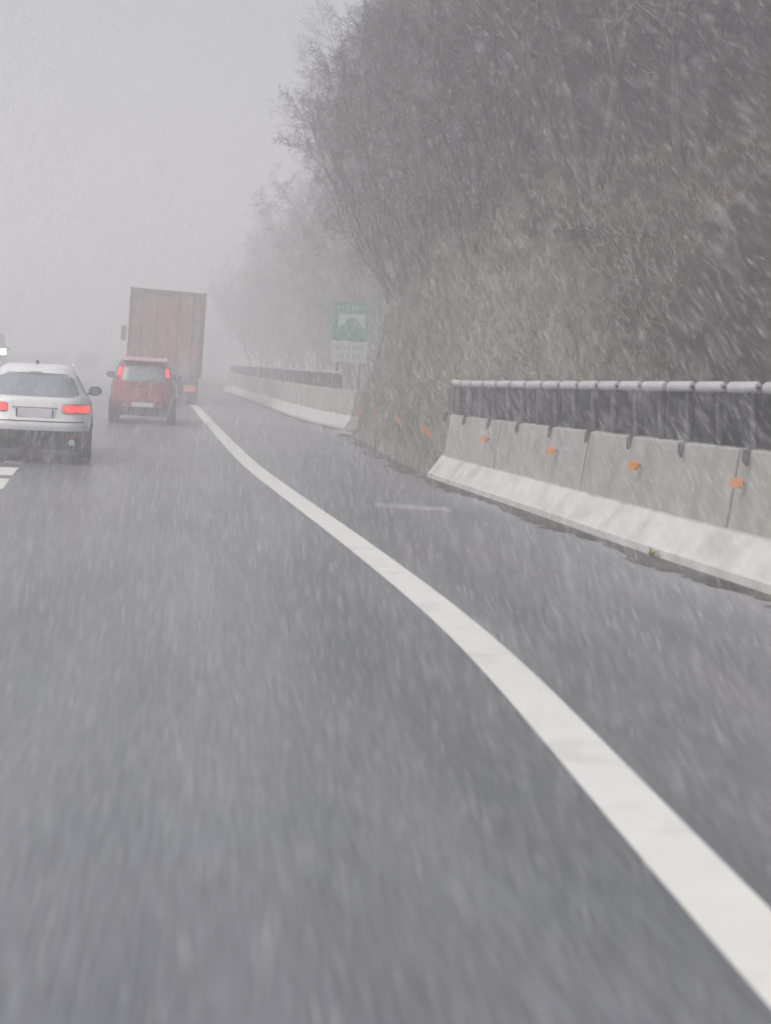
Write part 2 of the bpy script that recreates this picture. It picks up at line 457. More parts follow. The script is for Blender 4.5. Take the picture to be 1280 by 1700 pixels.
def bank_material():
    m, n, l, b = node_mat('mossy_bank')
    geo = n.new('ShaderNodeNewGeometry')
    sx = n.new('ShaderNodeSeparateXYZ'); l.new(geo.outputs['Position'], sx.inputs[0])
    ns = n.new('ShaderNodeTexNoise'); ns.inputs['Scale'].default_value = .55; ns.inputs['Detail'].default_value = 8; ns.inputs['Roughness'].default_value = .65
    l.new(geo.outputs['Position'], ns.inputs['Vector'])
    fn = n.new('ShaderNodeTexNoise'); fn.inputs['Scale'].default_value = 7; fn.inputs['Detail'].default_value = 8; fn.inputs['Roughness'].default_value = .7
    l.new(geo.outputs['Position'], fn.inputs['Vector'])
    vo = n.new('ShaderNodeTexVoronoi'); vo.inputs['Scale'].default_value = 3.2; vo.feature = 'DISTANCE_TO_EDGE'
    l.new(geo.outputs['Position'], vo.inputs['Vector'])
    stone = n.new('ShaderNodeValToRGB')
    e = stone.color_ramp.elements
    e[0].position = .32; e[0].color = (.062, .064, .042, 1)
    e[1].position = .72; e[1].color = (.29, .285, .235, 1)
    x = e.new(.5); x.color = (.175, .178, .135, 1)
    l.new(fn.outputs[0], stone.inputs[0])
    soil = n.new('ShaderNodeValToRGB')
    e = soil.color_ramp.elements
    e[0].position = .3; e[0].color = (.008, .008, .008, 1)
    e[1].position = .75; e[1].color = (.032, .028, .024, 1)
    l.new(fn.outputs[0], soil.inputs[0])
    # stone where z < limit, limit varies with noise; less of it near the camera
    ad = n.new('ShaderNodeMath'); ad.operation = 'MULTIPLY_ADD'
    l.new(ns.outputs[0], ad.inputs[0]); ad.inputs[1].default_value = 5.0; ad.inputs[2].default_value = -2.5
    zz = n.new('ShaderNodeMath'); zz.operation = 'ADD'
    l.new(sx.outputs[2], zz.inputs[0]); l.new(ad.outputs[0], zz.inputs[1])
    yr = n.new('ShaderNodeMapRange')
    yr.inputs['From Min'].default_value = 12; yr.inputs['From Max'].default_value = 21; yr.inputs['To Min'].default_value = -.6; yr.inputs['To Max'].default_value = 3.9
    l.new(sx.outputs[1], yr.inputs['Value'])
    df = n.new('ShaderNodeMath'); df.operation = 'SUBTRACT'
    l.new(yr.outputs[0], df.inputs[0]); l.new(zz.outputs[0], df.inputs[1])
    mr = n.new('ShaderNodeMapRange'); mr.inputs['From Min'].default_value = -.5; mr.inputs['From Max'].default_value = .5
    l.new(df.outputs[0], mr.inputs['Value'])
    mx = n.new('ShaderNodeMixRGB'); l.new(mr.outputs[0], mx.inputs['Fac'])
    l.new(soil.outputs[0], mx.inputs['Color1']); l.new(stone.outputs[0], mx.inputs['Color2'])
    # rusty earth patches
    rn = n.new('ShaderNodeTexNoise'); rn.inputs['Scale'].default_value = .8; rn.inputs['Detail'].default_value = 6
    mp = n.new('ShaderNodeMapping'); mp.inputs['Location'].default_value = (3, 9.2, 4)
    l.new(geo.outputs['Position'], mp.inputs['Vector']); l.new(mp.outputs[0], rn.inputs['Vector'])
    r2 = n.new('ShaderNodeMapRange'); r2.inputs['From Min'].default_value = .58; r2.inputs['From Max'].default_value = .7
    l.new(rn.outputs[0], r2.inputs['Value'])
    m3 = n.new('ShaderNodeMixRGB'); m3.inputs['Color2'].default_value = (.12, .078, .055, 1)
    l.new(r2.outputs[0], m3.inputs['Fac']); l.new(mx.outputs[0], m3.inputs['Color1'])
    l.new(m3.outputs[0], b.inputs['Base Color']); b.inputs['Roughness'].default_value = .95
    bp = n.new('ShaderNodeBump'); bp.inputs['Strength'].default_value = .8; bp.inputs['Distance'].default_value = .08
    l.new(fn.outputs[0], bp.inputs['Height']); l.new(bp.outputs[0], b.inputs['Normal'])
    return m
M_bank = bank_material()
v, f = grid(hill_pt, ys, ss)
hill = MB().add(v, f).build('hillside', M_bank, smooth=True)
tag(hill, kind='structure')

# orange markers on stakes at the foot of the bank
M_stake = mat('stake_steel', (.2, .2, .2), .5, .4)
for i, (y, z, lab) in enumerate([(21.75, .66, 'tallest orange marker post, right at the end of the near barrier'), (24.8, .70, 'orange marker post at the bank foot, second beyond the near barrier'),
                            (28.3, .66, 'orange marker post at the bank foot, third beyond the near barrier'), (32.0, .64, 'faint orange marker post farthest along the bank foot')]):
    x, yy, _ = side(B_, y, -.03, 0)
    t = thing('marker_post', lab, 'marker post', (x, yy, 0), 0, 'orange marker posts along the bank foot')
    MB().tube([(0, 0, 0), (0, 0, z - .05)], .016, 6).build('stake', M_stake, t)
    s = 1.15 if i == 0 else .85
    v = []
    for k in (-.012, .012):
        for (u, q) in ((-.075, .09), (.0, .075), (.05, -.02), (.085, -.10), (.03, -.09), (-.045, .0)): v.append((u * s, k, z + q * s * .9))
    f = [(5, 4, 3, 2, 1, 0), (6, 7, 8, 9, 10, 11)] + [(j, (j + 1) % 6, 6 + (j + 1) % 6, 6 + j) for j in range(6)]
    MB().add(v, f).build('reflector', M_orange, t)

# ------------------------------------------------------------ bare trees
M_bark = mat('bark', (.048, .045, .045), .9, var=.3, scale=12, bump=.4)
def dusted(name, base, amount):
    m, n, l, b = node_mat(name)
    geo = n.new('ShaderNodeNewGeometry'); sx = n.new('ShaderNodeSeparateXYZ'); l.new(geo.outputs['Normal'], sx.inputs[0])
    ns = n.new('ShaderNodeTexNoise'); ns.inputs['Scale'].default_value = 1.6; ns.inputs['Detail'].default_value = 5
    l.new(geo.outputs['Position'], ns.inputs['Vector'])
    a = n.new('ShaderNodeMath'); a.operation = 'MULTIPLY_ADD'; l.new(ns.outputs[0], a.inputs[0]); a.inputs[1].default_value = 2.4; a.inputs[2].default_value = -1.3
    c = n.new('ShaderNodeMath'); c.operation = 'ADD'; l.new(a.outputs[0], c.inputs[0]); l.new(sx.outputs[2], c.inputs[1])
    mr = n.new('ShaderNodeMapRange'); mr.inputs['From Min'].default_value = .1; mr.inputs['From Max'].default_value = .9; mr.inputs['To Max'].default_value = amount
    l.new(c.outputs[0], mr.inputs['Value'])
    mx = n.new('ShaderNodeMixRGB'); mx.inputs['Color1'].default_value = (*base, 1); mx.inputs['Color2'].default_value = (.7, .7, .73, 1)
    l.new(mr.outputs[0], mx.inputs['Fac']); l.new(mx.outputs[0], b.inputs['Base Color']); b.inputs['Roughness'].default_value = .9
    return m
M_twig = dusted('snow_dusted_twigs', (.045, .043, .046), .5)

def tree_mesh(seed, H=8.0, stems=3, spread=.42, lean=(0, 0), dens=1.0, crown_lo=.25):
    rs = random.Random(seed)
    segs = [[], []]          # 0 woody, 1 fine: lists of polylines (pts, radii)
    def rvec():
        return Vector((rs.gauss(0, 1), rs.gauss(0, 1), rs.gauss(0, 1)))
    def grow(p, d, L, r, lvl):
        n = (7, 6, 5, 4, 3)[lvl]
        pts = [p.copy()]; rad = [r]
        for i in range(n):
            up = Vector((0, 0, (.16, .14, .10, .05, .0)[lvl]))
            d = (d + rvec() * (.09, .15, .18, .22, .25)[lvl] + up).normalized()
            p = p + d * (L / n)
            pts.append(p.copy()); rad.append(r * (1 - (i + 1) / n * .82))
        segs[0 if lvl < 2 else 1].append((pts, rad))
        if lvl == 4: return
        nc = int((10, 8, 9, 7)[lvl] * dens + rs.random())
        for k in range(nc):
            t = (crown_lo if lvl == 0 else .15) + (1 - (crown_lo if lvl == 0 else .15)) * (k + rs.random()) / nc
            q = t * n; i = min(int(q), n - 1)
            bp = pts[i].lerp(pts[i + 1], q - i)
            bd = (pts[i + 1] - pts[i]).normalized()
            side_ = bd.cross(rvec()).normalized()
            a = rs.uniform(.5, .95)
            nd = (bd * math.cos(a) + side_ * math.sin(a)).normalized()
            nl = L * (.52, .55, .5, .5)[lvl] * (1.15 - .55 * t) * rs.uniform(.75, 1.2)
            grow(bp, nd, nl, max(.0045, rad[i] * .55), lvl + 1)
    for s in range(stems):
        a = 2 * math.pi * (s + rs.random() * .6) / stems
        d = Vector((math.cos(a) * spread + lean[0], math.sin(a) * spread + lean[1], 1)).normalized()
        grow(Vector((math.cos(a) * .12, math.sin(a) * .12, -.3)), d, H * rs.uniform(.8, 1.05), .09 * H / 8, 0)
    out = []
    for lst, ns in ((segs[0], 6), (segs[1], 3)):
        V = []; F = []
        for pts, rad in lst:
            o = len(V)
            for i, p in enumerate(pts):
                d = (pts[min(i + 1, len(pts) - 1)] - pts[max(i - 1, 0)]).normalized()
                a = d.orthogonal().normalized(); b = d.cross(a)
                for k in range(ns):
                    t = 2 * math.pi * k / ns
                    V.append(p + (a * math.cos(t) + b * math.sin(t)) * max(rad[i], .004))
            for i in range(len(pts) - 1):
                for k in range(ns):
                    F.append((o + i * ns + k, o + i * ns + (k + 1) % ns, o + (i + 1) * ns + (k + 1) % ns, o + (i + 1) * ns + k))
        out.append((V, F))
    return out

def tree_proto(seed, label, group, **kw):
    (v0, f0), (v1, f1) = tree_mesh(seed, **kw)
    t = thing('bare_tree', label, 'tree', (0, 0, 0), 0, group)
    np_mesh('trunk', v0, f0, M_bark, t, True)
    np_mesh('crown', v1, f1, M_twig, t)
    return t

G1 = 'bare trees crowding the slope above the stone bank'
G2 = 'faint bare trees lining the far barrier'
protos = [tree_proto(1, 'x', G1, H=7.5, stems=3, lean=(-.25, -.05)),
          tree_proto(2, 'x', G1, H=8.5, stems=4, lean=(-.1, .0)),
          tree_proto(3, 'x', G1, H=6.5, stems=4, spread=.6, lean=(-.2, 0)),
          tree_proto(4, 'x', G1, H=7.0, stems=2, spread=.3, lean=(-.05, .1)),
          tree_proto(5, 'x', G1, H=4.6, stems=5, spread=.55, lean=(-.8, -.1), dens=.92)]
used = set()
tree_no = [0]
SMALLER = {0: (.7, .6), 2: (.7, .1), 6: (.77, 0), 7: (.86, 0), 9: (.9, 0), 13: (.81, 0), 30: (.74, 0), 34: (.9, 0), 42: (.81, 0)}
def put_tree(k, y, s, label, group, scale=1.0, rz=0.0, lean=None):
    p = protos[k]
    if k in used: t = copy_tree(p)
    else: t = p; used.add(k)
    x, yy, z = hill_pt(y, s)
    k_, dx = SMALLER.get(tree_no[0], (1, 0)) if k != 4 else (1, 0)
    tree_no[0] += k != 4
    scale *= k_
    t.location = (x + dx, yy, z - .1 + dx * .5)
    t.rotation_euler = (0, 0, rz)
    t.scale = (scale,) * 3
    t['label'] = label; t['group'] = group
    return t
L_THICK = 'bare grey tree in the dense thicket above the stone bank'
specs = [
    (0, 34.6, 3.5, 'slender bare tree behind the one that reaches farthest out over the road', .74, .1),
    (4, 31.6, 3.4, 'low bare tree leaning farthest left over the road above the bank end', .86, .05),
    (1, 33.6, 8.0, 'tall bare tree whose top leaves the picture, at the left edge of the thicket', .72, 1.4),
    (2, 34.6, 2.9, 'low spreading bare tree overhanging the end of the stone bank', .58, -.2),
    (3, 34.8, 5.6, 'slim upright bare tree behind the low overhanging one at the bank end', .60, .4),
]
for k, y, s, lab, sc_, rz in specs: put_tree(k, y, s, lab, G1, sc_, rz)
put_tree(4, 28.6, 3.7, 'second leaning bare tree on the bank edge, right of the one reaching farthest left', G1, .85, .25)
for i in range(10):
    put_tree((0, 2, 1)[i % 3], 22.6 + i * 1.15 + rng.uniform(-.3, .3), 3.7 + rng.uniform(-.3, .6), 'bushy bare tree rooted on the top edge of the stone bank', G1, float(rng.uniform(.45, .6)), float(rng.uniform(-.6, .6)))
for i in range(30):
    y = 17.5 + i * .59 + rng.uniform(-.5, .5)
    s = (4.6, 6.2, 8.4, 5.4)[i % 4] + rng.uniform(-.4, .6)
    put_tree(int(rng.integers(0, 4)), y, s, L_THICK, G1, float(rng.uniform(.62, .9)) * (1.0 if y < 29 else .72), float(rng.uniform(-.5, .5) + (math.pi if rng.random() < .15 else 0)))
for i in range(22):
    y = 50 + i * 2.7 + rng.uniform(-.8, .8)
    p = protos[int(rng.integers(0, 4))]
    t = copy_tree(p)
    off = (2.0, 3.6, 5.4, 2.8)[i % 4] + rng.uniform(-.3, .5) + float(np.interp(y, [50, 75, 100], [1.5, 3.0, 4.5]))
    x, yy, _ = side(B_, y, off, 0)
    t.location = (x, yy, -.1); t.rotation_euler = (0, 0, float(rng.uniform(-.8, .8)))
    s = float(rng.uniform(.85, 1.05)) * float(np.interp(y, [50, 64, 80], [1.3, 1.18, 1.0]))
    t.scale = (s, s, s * 1.05)
    t['label'] = 'faint bare tree standing in the haze behind the far barrier'; t['group'] = G2

# brush and dry stems over the slope (uncountable)
def brush(name, n, yr, sr, hl, wid, m, seed, lean=.5, fork=3, prob=None):
    r = np.random.default_rng(seed); V = []; F = []
    for _ in range(n):
        y = r.uniform(*yr); s = r.uniform(*sr)
        p = np.array(hill_pt(y, s))
        for q in range(fork):
            d = np.array([-.45, 0, 1.0]) + r.normal(0, lean, 3); d /= np.linalg.norm(d)
            L = r.uniform(*hl); a = np.cross(d, r.normal(0, 1, 3)); a /= np.linalg.norm(a); b = np.cross(d, a)
            o = len(V); bend = r.normal(0, .12, 3) * L
            for i, (t, w) in enumerate(((0, 1), (.5, .75), (1, .3))):
                c = p + d * L * t + bend * t * t
                for k in range(3):
                    an = 2.094 * k; V.append(c + (a * math.cos(an) + b * math.sin(an)) * wid * w)
            for i in range(2):
                for k in range(3): F.append((o + i * 3 + k, o + i * 3 + (k + 1) % 3, o + i * 3 + 3 + (k + 1) % 3, o + i * 3 + 3 + k))
    o = np_mesh(name, V, F, m)
    return tag(o, kind='stuff')
M_brush = mat('dry_brush', (.035, .032, .03), .9, var=.4, scale=.7, coord='World')
M_grass = mat('dry_grass', (.20, .19, .135), .9, var=.4, scale=.9, coord='World')
tag(brush('brushwood', 9000, (4, 38), (5.0, 16), (.4, 1.2), .0055, M_brush, 3, .6, 3), 'tangled leafless brushwood covering the upper slope', 'brushwood')
tag(brush('slope_grass', 9000, (15.5, 34), (.3, 4.8), (.05, .18), .006, M_grass, 5, .6, 2), 'pale dry grass and moss tufts on the stone bank', 'grass')

# weeds at the near barrier foot
M_weed = mat('yellow_weed', (.33, .34, .06), .8, var=.3, scale=20)
def weed(y, h, label):
    V = []; F = []; r = np.random.default_rng(int(y * 10))
    for i in range(26):
        a = r.uniform(0, 6.28); L = h * r.uniform(.5, 1.1); el = r.uniform(.3, 1.3); w = .008
        d = np.array([math.cos(a) * math.cos(el), math.sin(a) * math.cos(el), math.sin(el)]); q = np.array([-math.sin(a), math.cos(a), 0]) * w
        o = len(V); V += [tuple(-q * .4), tuple(q * .4), tuple(d * L * .55 + q), tuple(d * L * .55 - q), tuple(d * L + np.array([0, 0, -.12 * L]))]
        F += [(o, o + 1, o + 2), (o, o + 2, o + 3), (o + 3, o + 2, o + 4)]
    o = np_mesh('weed', V, F, M_weed)
    o.location = side(B_, y, -.06, .005)
    tag(o, label, 'weed')
weed(12.65, .13, 'yellow green weed tuft growing at the near barrier foot')

# ------------------------------------------------------------ tunnel sign
M_green = mat('sign_green', (.0, .26, .15), .45, var=.05)
M_signw = mat('sign_white', (.52, .56, .55), .5, var=.04)
M_ink = mat('sign_grey_ink', (.22, .26, .26), .6, var=.05)
def plate(mb, x0, x1, z0, z1, y, th=.004): mb.box(x0, x1, y - th, y, z0, z1)
sx_, sy_, _ = side(B_, 40, .70, 0)
t = thing('road_sign', 'green and white road sign with a hill emblem behind the far barrier', 'road sign', (sx_, sy_, 0), R(-3))
for px in (-.3, .3): MB().cyl((px, .05, 1.6), (0, 0, 1), .035, 3.2, 10).build('post', M_post, t)
g = MB().box(-.47, .47, -.012, .02, 2.28, 3.28, .01).build('sign_panel', M_green, t)
mb = MB(); mb.box(-.33, .38, -.018, -.0125, 2.56, 2.97); mb.build('emblem_field', M_signw, g)
mb = MB(); hillp = [(-.33, 2.56)] + [(-.33 + .71 * i / 16, 2.58 + .22 * math.exp(-((i / 16 - .54) / .30) ** 2) + .08 * math.sin(math.pi * i / 16)) for i in range(17)] + [(.38, 2.56)]
k = len(hillp); v = [(x, -.0245, z) for x, z in hillp] + [(x, -.0185, z) for x, z in hillp]
mb.add(v, [tuple(range(k)), tuple(range(2 * k - 1, k - 1, -1))] + [(i, (i + 1) % k, k + (i + 1) % k, k + i) for i in range(k)])
mb.build('hill_emblem', M_green, g)
for x in (-.36, -.24, -.12, .02, .14, .26):
    mb = MB(); k_ = [(x, 3.08), (x + .03, 3.08), (x + .03, 3.125), (x + .075, 3.125), (x + .075, 3.155), (x + .03, 3.155), (x + .03, 3.2), (x, 3.2)]
    mb.add([(a, -.018, b) for a, b in k_] + [(a, -.0125, b) for a, b in k_], [tuple(range(8)), tuple(range(15, 7, -1))] + [(q, (q + 1) % 8, 8 + (q + 1) % 8, 8 + q) for q in range(8)])
    mb.build('letter', M_signw, g)
p2 = MB().box(-.48, .48, -.012, .02, 1.68, 2.24, .01).build('distance_plate', M_signw, t)
for z, xs in ((2.02, (-.36, -.27, -.16, -.05, .1, .2, .31)), (1.8, (-.3, -.2, -.05, .1, .22))):
    for x in xs: MB().box(x, x + .045, -.018, -.0125, z, z + .1, .004).build('letter', M_ink, p2)

# ------------------------------------------------------------ vehicles
class Hull:
    def __init__(s, rows):
        a = np.array(rows, float); s.z = a[:, 0]; s.a = a
    def at(s, z): return [float(np.interp(z, s.z, s.a[:, i])) for i in range(1, 5)]   # w, yr, yf, n
    def ring(s, z, N=56):
        w, yr, yf, n = s.at(z); c, L = (yr + yf) / 2, (yf - yr) / 2; out = []
        for k in range(N):
            t = 2 * math.pi * k / N; cc, ss = math.cos(t), math.sin(t)
            out.append((w * math.copysign(abs(cc) ** (2 / n), cc), c + L * math.copysign(abs(ss) ** (2 / n), ss), z))
        return out
    def rear(s, x, z):
        w, yr, yf, n = s.at(z); c, L = (yr + yf) / 2, (yf - yr) / 2
        return c - L * max(0, 1 - min(1, abs(x / w)) ** n) ** (1 / n)
    def front(s, x, z):
        w, yr, yf, n = s.at(z); c, L = (yr + yf) / 2, (yf - yr) / 2
        return c + L * max(0, 1 - min(1, abs(x / w)) ** n) ** (1 / n)
    def flank(s, y, z):
        w, yr, yf, n = s.at(z); c, L = (yr + yf) / 2, (yf - yr) / 2
        return w * max(0, 1 - min(1, abs((y - c) / L)) ** n) ** (1 / n)
    def solid(s, zs, name, m, parent, N=56):
        v = []; f = []
        for z in zs: v += s.ring(z, N)
        for i in range(len(zs) - 1):
            for k in range(N): f.append((i * N + k, i * N + (k + 1) % N, (i + 1) * N + (k + 1) % N, (i + 1) * N + k))
        f.append(tuple(range(N - 1, -1, -1))); f.append(tuple(range((len(zs) - 1) * N, len(zs) * N)))
        return MB().add(v, f).build(name, m, parent, True)
    def patch(s, kind, a0, a1, z0, z1, off, name, m, parent, sgn=1, n=12, nz=8, rnd=.0):
        # a0/a1: functions or numbers giving the lateral range at height z ; kinds rear, front, flank
        A0 = a0 if callable(a0) else (lambda z: a0); A1 = a1 if callable(a1) else (lambda z: a1)
        def pt(i, j, o):
            tz = j / nz
            z = z0 + (z1 - z0) * tz
            e = rnd * (max(0, 1 - tz / .18) ** 2 + max(0, (tz - .82) / .18) ** 2)
            lo, hi = A0(z) + e * math.copysign(1, A1(z) - A0(z)), A1(z) - e * math.copysign(1, A1(z) - A0(z))
            u = lo + (hi - lo) * i / n
            if kind == 'rear': return (u, s.rear(u, z) - o, z)
            if kind == 'front': return (u, s.front(u, z) + o, z)
            return (sgn * (s.flank(u, z) + o), u, z)
        v = []; f = []
        for o in (off, -.02):
            for i in range(n + 1):
                for j in range(nz + 1): v.append(pt(i, j, o))
        K = (n + 1) * (nz + 1)
        q = lambda i, j, l: l * K + i * (nz + 1) + j
        for i in range(n):
            for j in range(nz):
                f.append((q(i, j, 0), q(i, j + 1, 0), q(i + 1, j + 1, 0), q(i + 1, j, 0)))
        for i in range(n):
            f.append((q(i, 0, 0), q(i + 1, 0, 0), q(i + 1, 0, 1), q(i, 0, 1))); f.append((q(i, nz, 0), q(i, nz, 1), q(i + 1, nz, 1), q(i + 1, nz, 0)))
        for j in range(nz):
            f.append((q(0, j, 0), q(0, j, 1), q(0, j + 1, 1), q(0, j + 1, 0))); f.append((q(n, j, 0), q(n, j + 1, 0), q(n, j + 1, 1), q(n, j, 1)))
        return MB().add(v, f).build(name, m, parent, True)

M_tyre = mat('tyre', (.018, .018, .02), .8, var=.2, scale=30)
M_rim = mat('alloy_rim', (.35, .35, .37), .35, .7, var=.1)
M_glass = mat('car_glass', (.26, .30, .33), .12, var=.1, spec=.8)
M_glassd = mat('dark_side_glass', (.025, .028, .032), .1, var=.1, spec=.7)
M_plastic = mat('black_plastic', (.03, .03, .034), .6, var=.3, scale=14, dirt=(.09, .085, .08), dirt_scale=5)
M_lamp = mat('lit_tail_lamp', (.6, .02, .02), .3, emit=(1.0, .035, .03), estr=1.35)
M_reddark = mat('dark_red_lens', (.22, .015, .02), .3)
M_lampdim = mat('lit_tail_lamp_edge', (.6, .02, .02), .3, emit=(1.0, .07, .06), estr=.9)
M_plate = mat('number_plate_white', (.78, .78, .82), .5, var=.1)
M_blue = mat('plate_band_blue', (.06, .08, .25), .5)
M_chrome = mat('chrome', (.6, .6, .62), .2, .9)
M_seam = mat('panel_gap', (.03, .03, .03), .8)

def wheel(parent, x, y, r, w):
    mb = MB(); N = 28; v = []; f = []
    prof = [(-w / 2, r * .62), (-w / 2, r * .92), (-w / 2 + .02, r * .985), (-w / 4, r), (w / 4, r), (w / 2 - .02, r * .985), (w / 2, r * .92), (w / 2, r * .62)]
    for k in range(N):
        t = 2 * math.pi * k / N
        for (a, q) in prof: v.append((a, q * math.cos(t), q * math.sin(t)))
    P = len(prof)
    for k in range(N):
        for j in range(P): f.append((k * P + j, k * P + (j + 1) % P, ((k + 1) % N) * P + (j + 1) % P, ((k + 1) % N) * P + j))
    o = mb.add(v, f).build('wheel', M_tyre, parent, True); o.location = (x, y, r)
    rm = MB(); rm.cyl((0, 0, 0), (1, 0, 0), r * .6, w * .45, 24)
    for k in range(5):
        t = 2 * math.pi * k / 5
        for sx in (-1, 1):
            c = Vector((sx * w * .36, 0, 0)); e = Vector((sx * w * .36, r * .56 * math.cos(t), r * .56 * math.sin(t)))
            rm.tube([c, e], [.035, .022], 6)
    rm.cyl((0, 0, 0), (1, 0, 0), r * .14, w * .9, 12)
    rm.build('rim', M_rim, o)
    return o

def mirror(parent, x, y, z, s, m, hull):
    mb = MB()
    mb.tube([(s * (hull.flank(y, z - .06) - .02), y, z - .06), (s * (x - .1), y, z - .03)], .02, 6)
    pts = [(s * (x - .14), y, z), (s * (x - .1), y - .01, z), (s * x, y - .02, z + .005), (s * (x + .045), y - .02, z - .005)]
    mb.tube(pts, [.05, .075, .07, .025], 12)
    o = mb.build('wing_mirror', m, parent, True)
    g_ = MB(); g_.box(min(s * (x - .11), s * (x + .01)), max(s * (x - .11), s * (x + .01)), y - .10, y - .093, z - .05, z + .055, .003)
    g_.build('mirror_glass', M_glass, o)
    return o

def seam_z(h, y, z0, z1, parent, sgn):
    h.patch('flank', y - .005, y + .005, z0, z1, .003, 'door_seam', M_seam, parent, sgn, 1, 8)

def car_common(t, h, W, wy, wr, ww, wx, paint, zb, winz, sy, split):
    for s in (-1, 1):
        for y in wy:
            wheel(t, s * wx, y, wr, ww)
            mb = MB(); N = 20; v = []
            R_ = wr * 1.16
            for k in range(N + 1):
                a = math.pi * k / N
                yy, zz = y + R_ * math.cos(a), wr + R_ * math.sin(a)
                v.append((s * (h.flank(yy, max(zz, .24)) + .006), yy, zz)); v.append((s * (h.flank(yy, max(zz, .24)) + .006), y + wr * 1.02 * math.cos(a), wr + wr * 1.02 * math.sin(a)))
            f = [(2 * i, 2 * i + 1, 2 * i + 3, 2 * i + 2) for i in range(N)]
            o = len(v)
            v += [(p[0] - s * .05, p[1], p[2]) for p in v[:o]]
            f += [(2 * i, 2 * i + 2, o + 2 * i + 2, o + 2 * i) for i in range(N)] + [(2 * i + 1, o + 2 * i + 1, o + 2 * i + 3, 2 * i + 3) for i in range(N)]
            mb.add(v, f); mb.build('wheel_arch', M_plastic, t, True)
        for a, b in split:
            h.patch('flank', a, b, winz[0], winz[1], .006, 'side_window', M_glassd, t, s, 10, 8, .05)
        for y in sy: seam_z(h, y, zb, winz[0] - .02, t, s)
        for y in sy[:-1]:
            h.patch('flank', y + .12, y + .28, winz[0] - .14, winz[0] - .115, .022, 'door_handle', paint, t, s, 3, 2)

# --- white estate car
M_white = mat('white_paint', (.86, .88, .88), .25, var=.03, scale=2, dirt=(.6, .6, .6), dirt_scale=2.5, dirt_lo=.55, dirt_hi=1.0)
wh = Hull([(.20, .70, .16, 4.2, 5), (.34, .76, .05, 4.42, 5), (.50, .79, .0, 4.5, 4.6), (.56, .80, -.015, 4.5, 4.6), (.70, .795, .045, 4.46, 4.4), (.82, .785, .075, 4.3, 4.4), (.90, .76, .10, 4.0, 4.4),
           (.94, .735, .14, 3.5, 4.4), (1.0, .69, .20, 3.2, 4.2), (1.1, .64, .30, 2.95, 4), (1.22, .58, .43, 2.65, 3.8), (1.30, .53, .55, 2.45, 3.6), (1.35, .485, .64, 2.25, 3.4), (1.385, .42, .78, 2.05, 3.2), (1.40, .30, 1.0, 1.8, 3)])
t = thing('car', 'white estate car with lit red tail lamps in the left lane at the picture edge', 'car', (-2.13, 20.75, 0), R(4.8))
zs = [.48, .52, .56, .60, .64, .70, .76, .82, .86, .90, .94, .97, 1.0, 1.05, 1.1, 1.16, 1.22, 1.26, 1.30, 1.33, 1.35, 1.37, 1.385, 1.395, 1.40]
body = wh.solid(zs, 'body', M_white, t)
wh.solid([.20, .24, .30, .34, .40, .478], 'lower_bumper', M_plastic, t)
wh.patch('rear', -.66, .66, .60, .615, .004, 'bumper_seam', M_seam, t, n=24, nz=2)
wh.patch('rear', -.56, .56, .30, .37, .012, 'diffuser', M_seam, t, n=20, nz=2)
rw = wh.patch('rear', lambda z: -.60 + (z - .97) * .36, lambda z: .60 - (z - .97) * .36, .955, 1.25, .008, 'rear_window', M_glass, t, n=24, nz=10, rnd=.07)
for s in (-1, 1):
    lo, hi = (.37, .53) if s > 0 else (-.53, -.37)
    wh.patch('rear', .36 * s, .745 * s, .727, .855, .009, 'lamp_housing', M_reddark, t, n=14, nz=6, rnd=.03)
    a = wh.patch('rear', .37 * s, .550 * s, .742, .842, .014, 'tail_light', M_lamp, t, n=8, nz=6, rnd=.025)
    b = wh.patch('rear', .556 * s, .735 * s, .742, .838, .014, 'tail_light', M_lamp, t, n=10, nz=6, rnd=.025)
    MB().cyl((.5 * s, .0, .33), (0, 1, 0), .045, .16, 14).build('exhaust_pipe', M_chrome, t)
    MB().tube([(.50 * s, 1.0, 1.385), (.50 * s, 1.2, 1.40), (.50 * s, 2.0, 1.40), (.49 * s, 2.3, 1.375)], .016, 6).build('roof_rail', M_white, t)
    wh.patch('rear', (.42 * s), (.6 * s), .40, .44, .006, 'fog_reflector', mat('dull_red_reflector', (.25, .03, .03), .4), t, n=4, nz=2)
    MB().box(min(s * .47, s * .72), max(s * .47, s * .72), 1.18, 1.2, .12, .36).build('mud_flap', M_dark, t)
yp = wh.rear(0, .73)
pl = MB().box(-.25, .25, yp - .03, yp, .665, .785, .004).build('number_plate', M_plate, t)
for s in (-1, 1): MB().box(min(s * .225, s * .249), max(s * .225, s * .249), yp - .034, yp - .0302, .668, .782).build('plate_band', M_blue, pl)
wh.patch('rear', -.30, .30, .79, .80, .012, 'tailgate_grip', M_seam, t, n=12, nz=2)
wh.patch('rear', -.40, .40, 1.275, 1.30, .05, 'spoiler', M_white, t, n=16, nz=3)
wh.patch('rear', -.08, .08, 1.281, 1.292, .054, 'brake_light', M_seam, t, n=4, nz=1)
car_common(t, wh, .8, (.92, 3.55), .315, .21, .675, M_white, .48, (.975, 1.25), (1.05, 1.95, 2.95), [(.85, 1.38), (1.43, 2.1), (2.15, 2.8)])
wh.patch('front', lambda z: -.6 + (z - 1) * .35, lambda z: .6 - (z - 1) * .35, 1.0, 1.3, .006, 'windscreen', M_glass, t, n=14, nz=8, rnd=.05)
for s in (-1, 1): wh.patch('front', .45 * s, .7 * s, .66, .78, .01, 'headlight', M_chrome, t, n=6, nz=4)
for s in (-1, 1): mirror(t, .90, 2.75, 1.0, s, M_plastic, wh)
MB().tube([(0, 1.15, 1.39), (0, 1.0, 1.43), (0, .95, 1.455)], [.03, .02, .008], 8).build('aerial', M_plastic, t)

t.scale = (1, 1, .965)
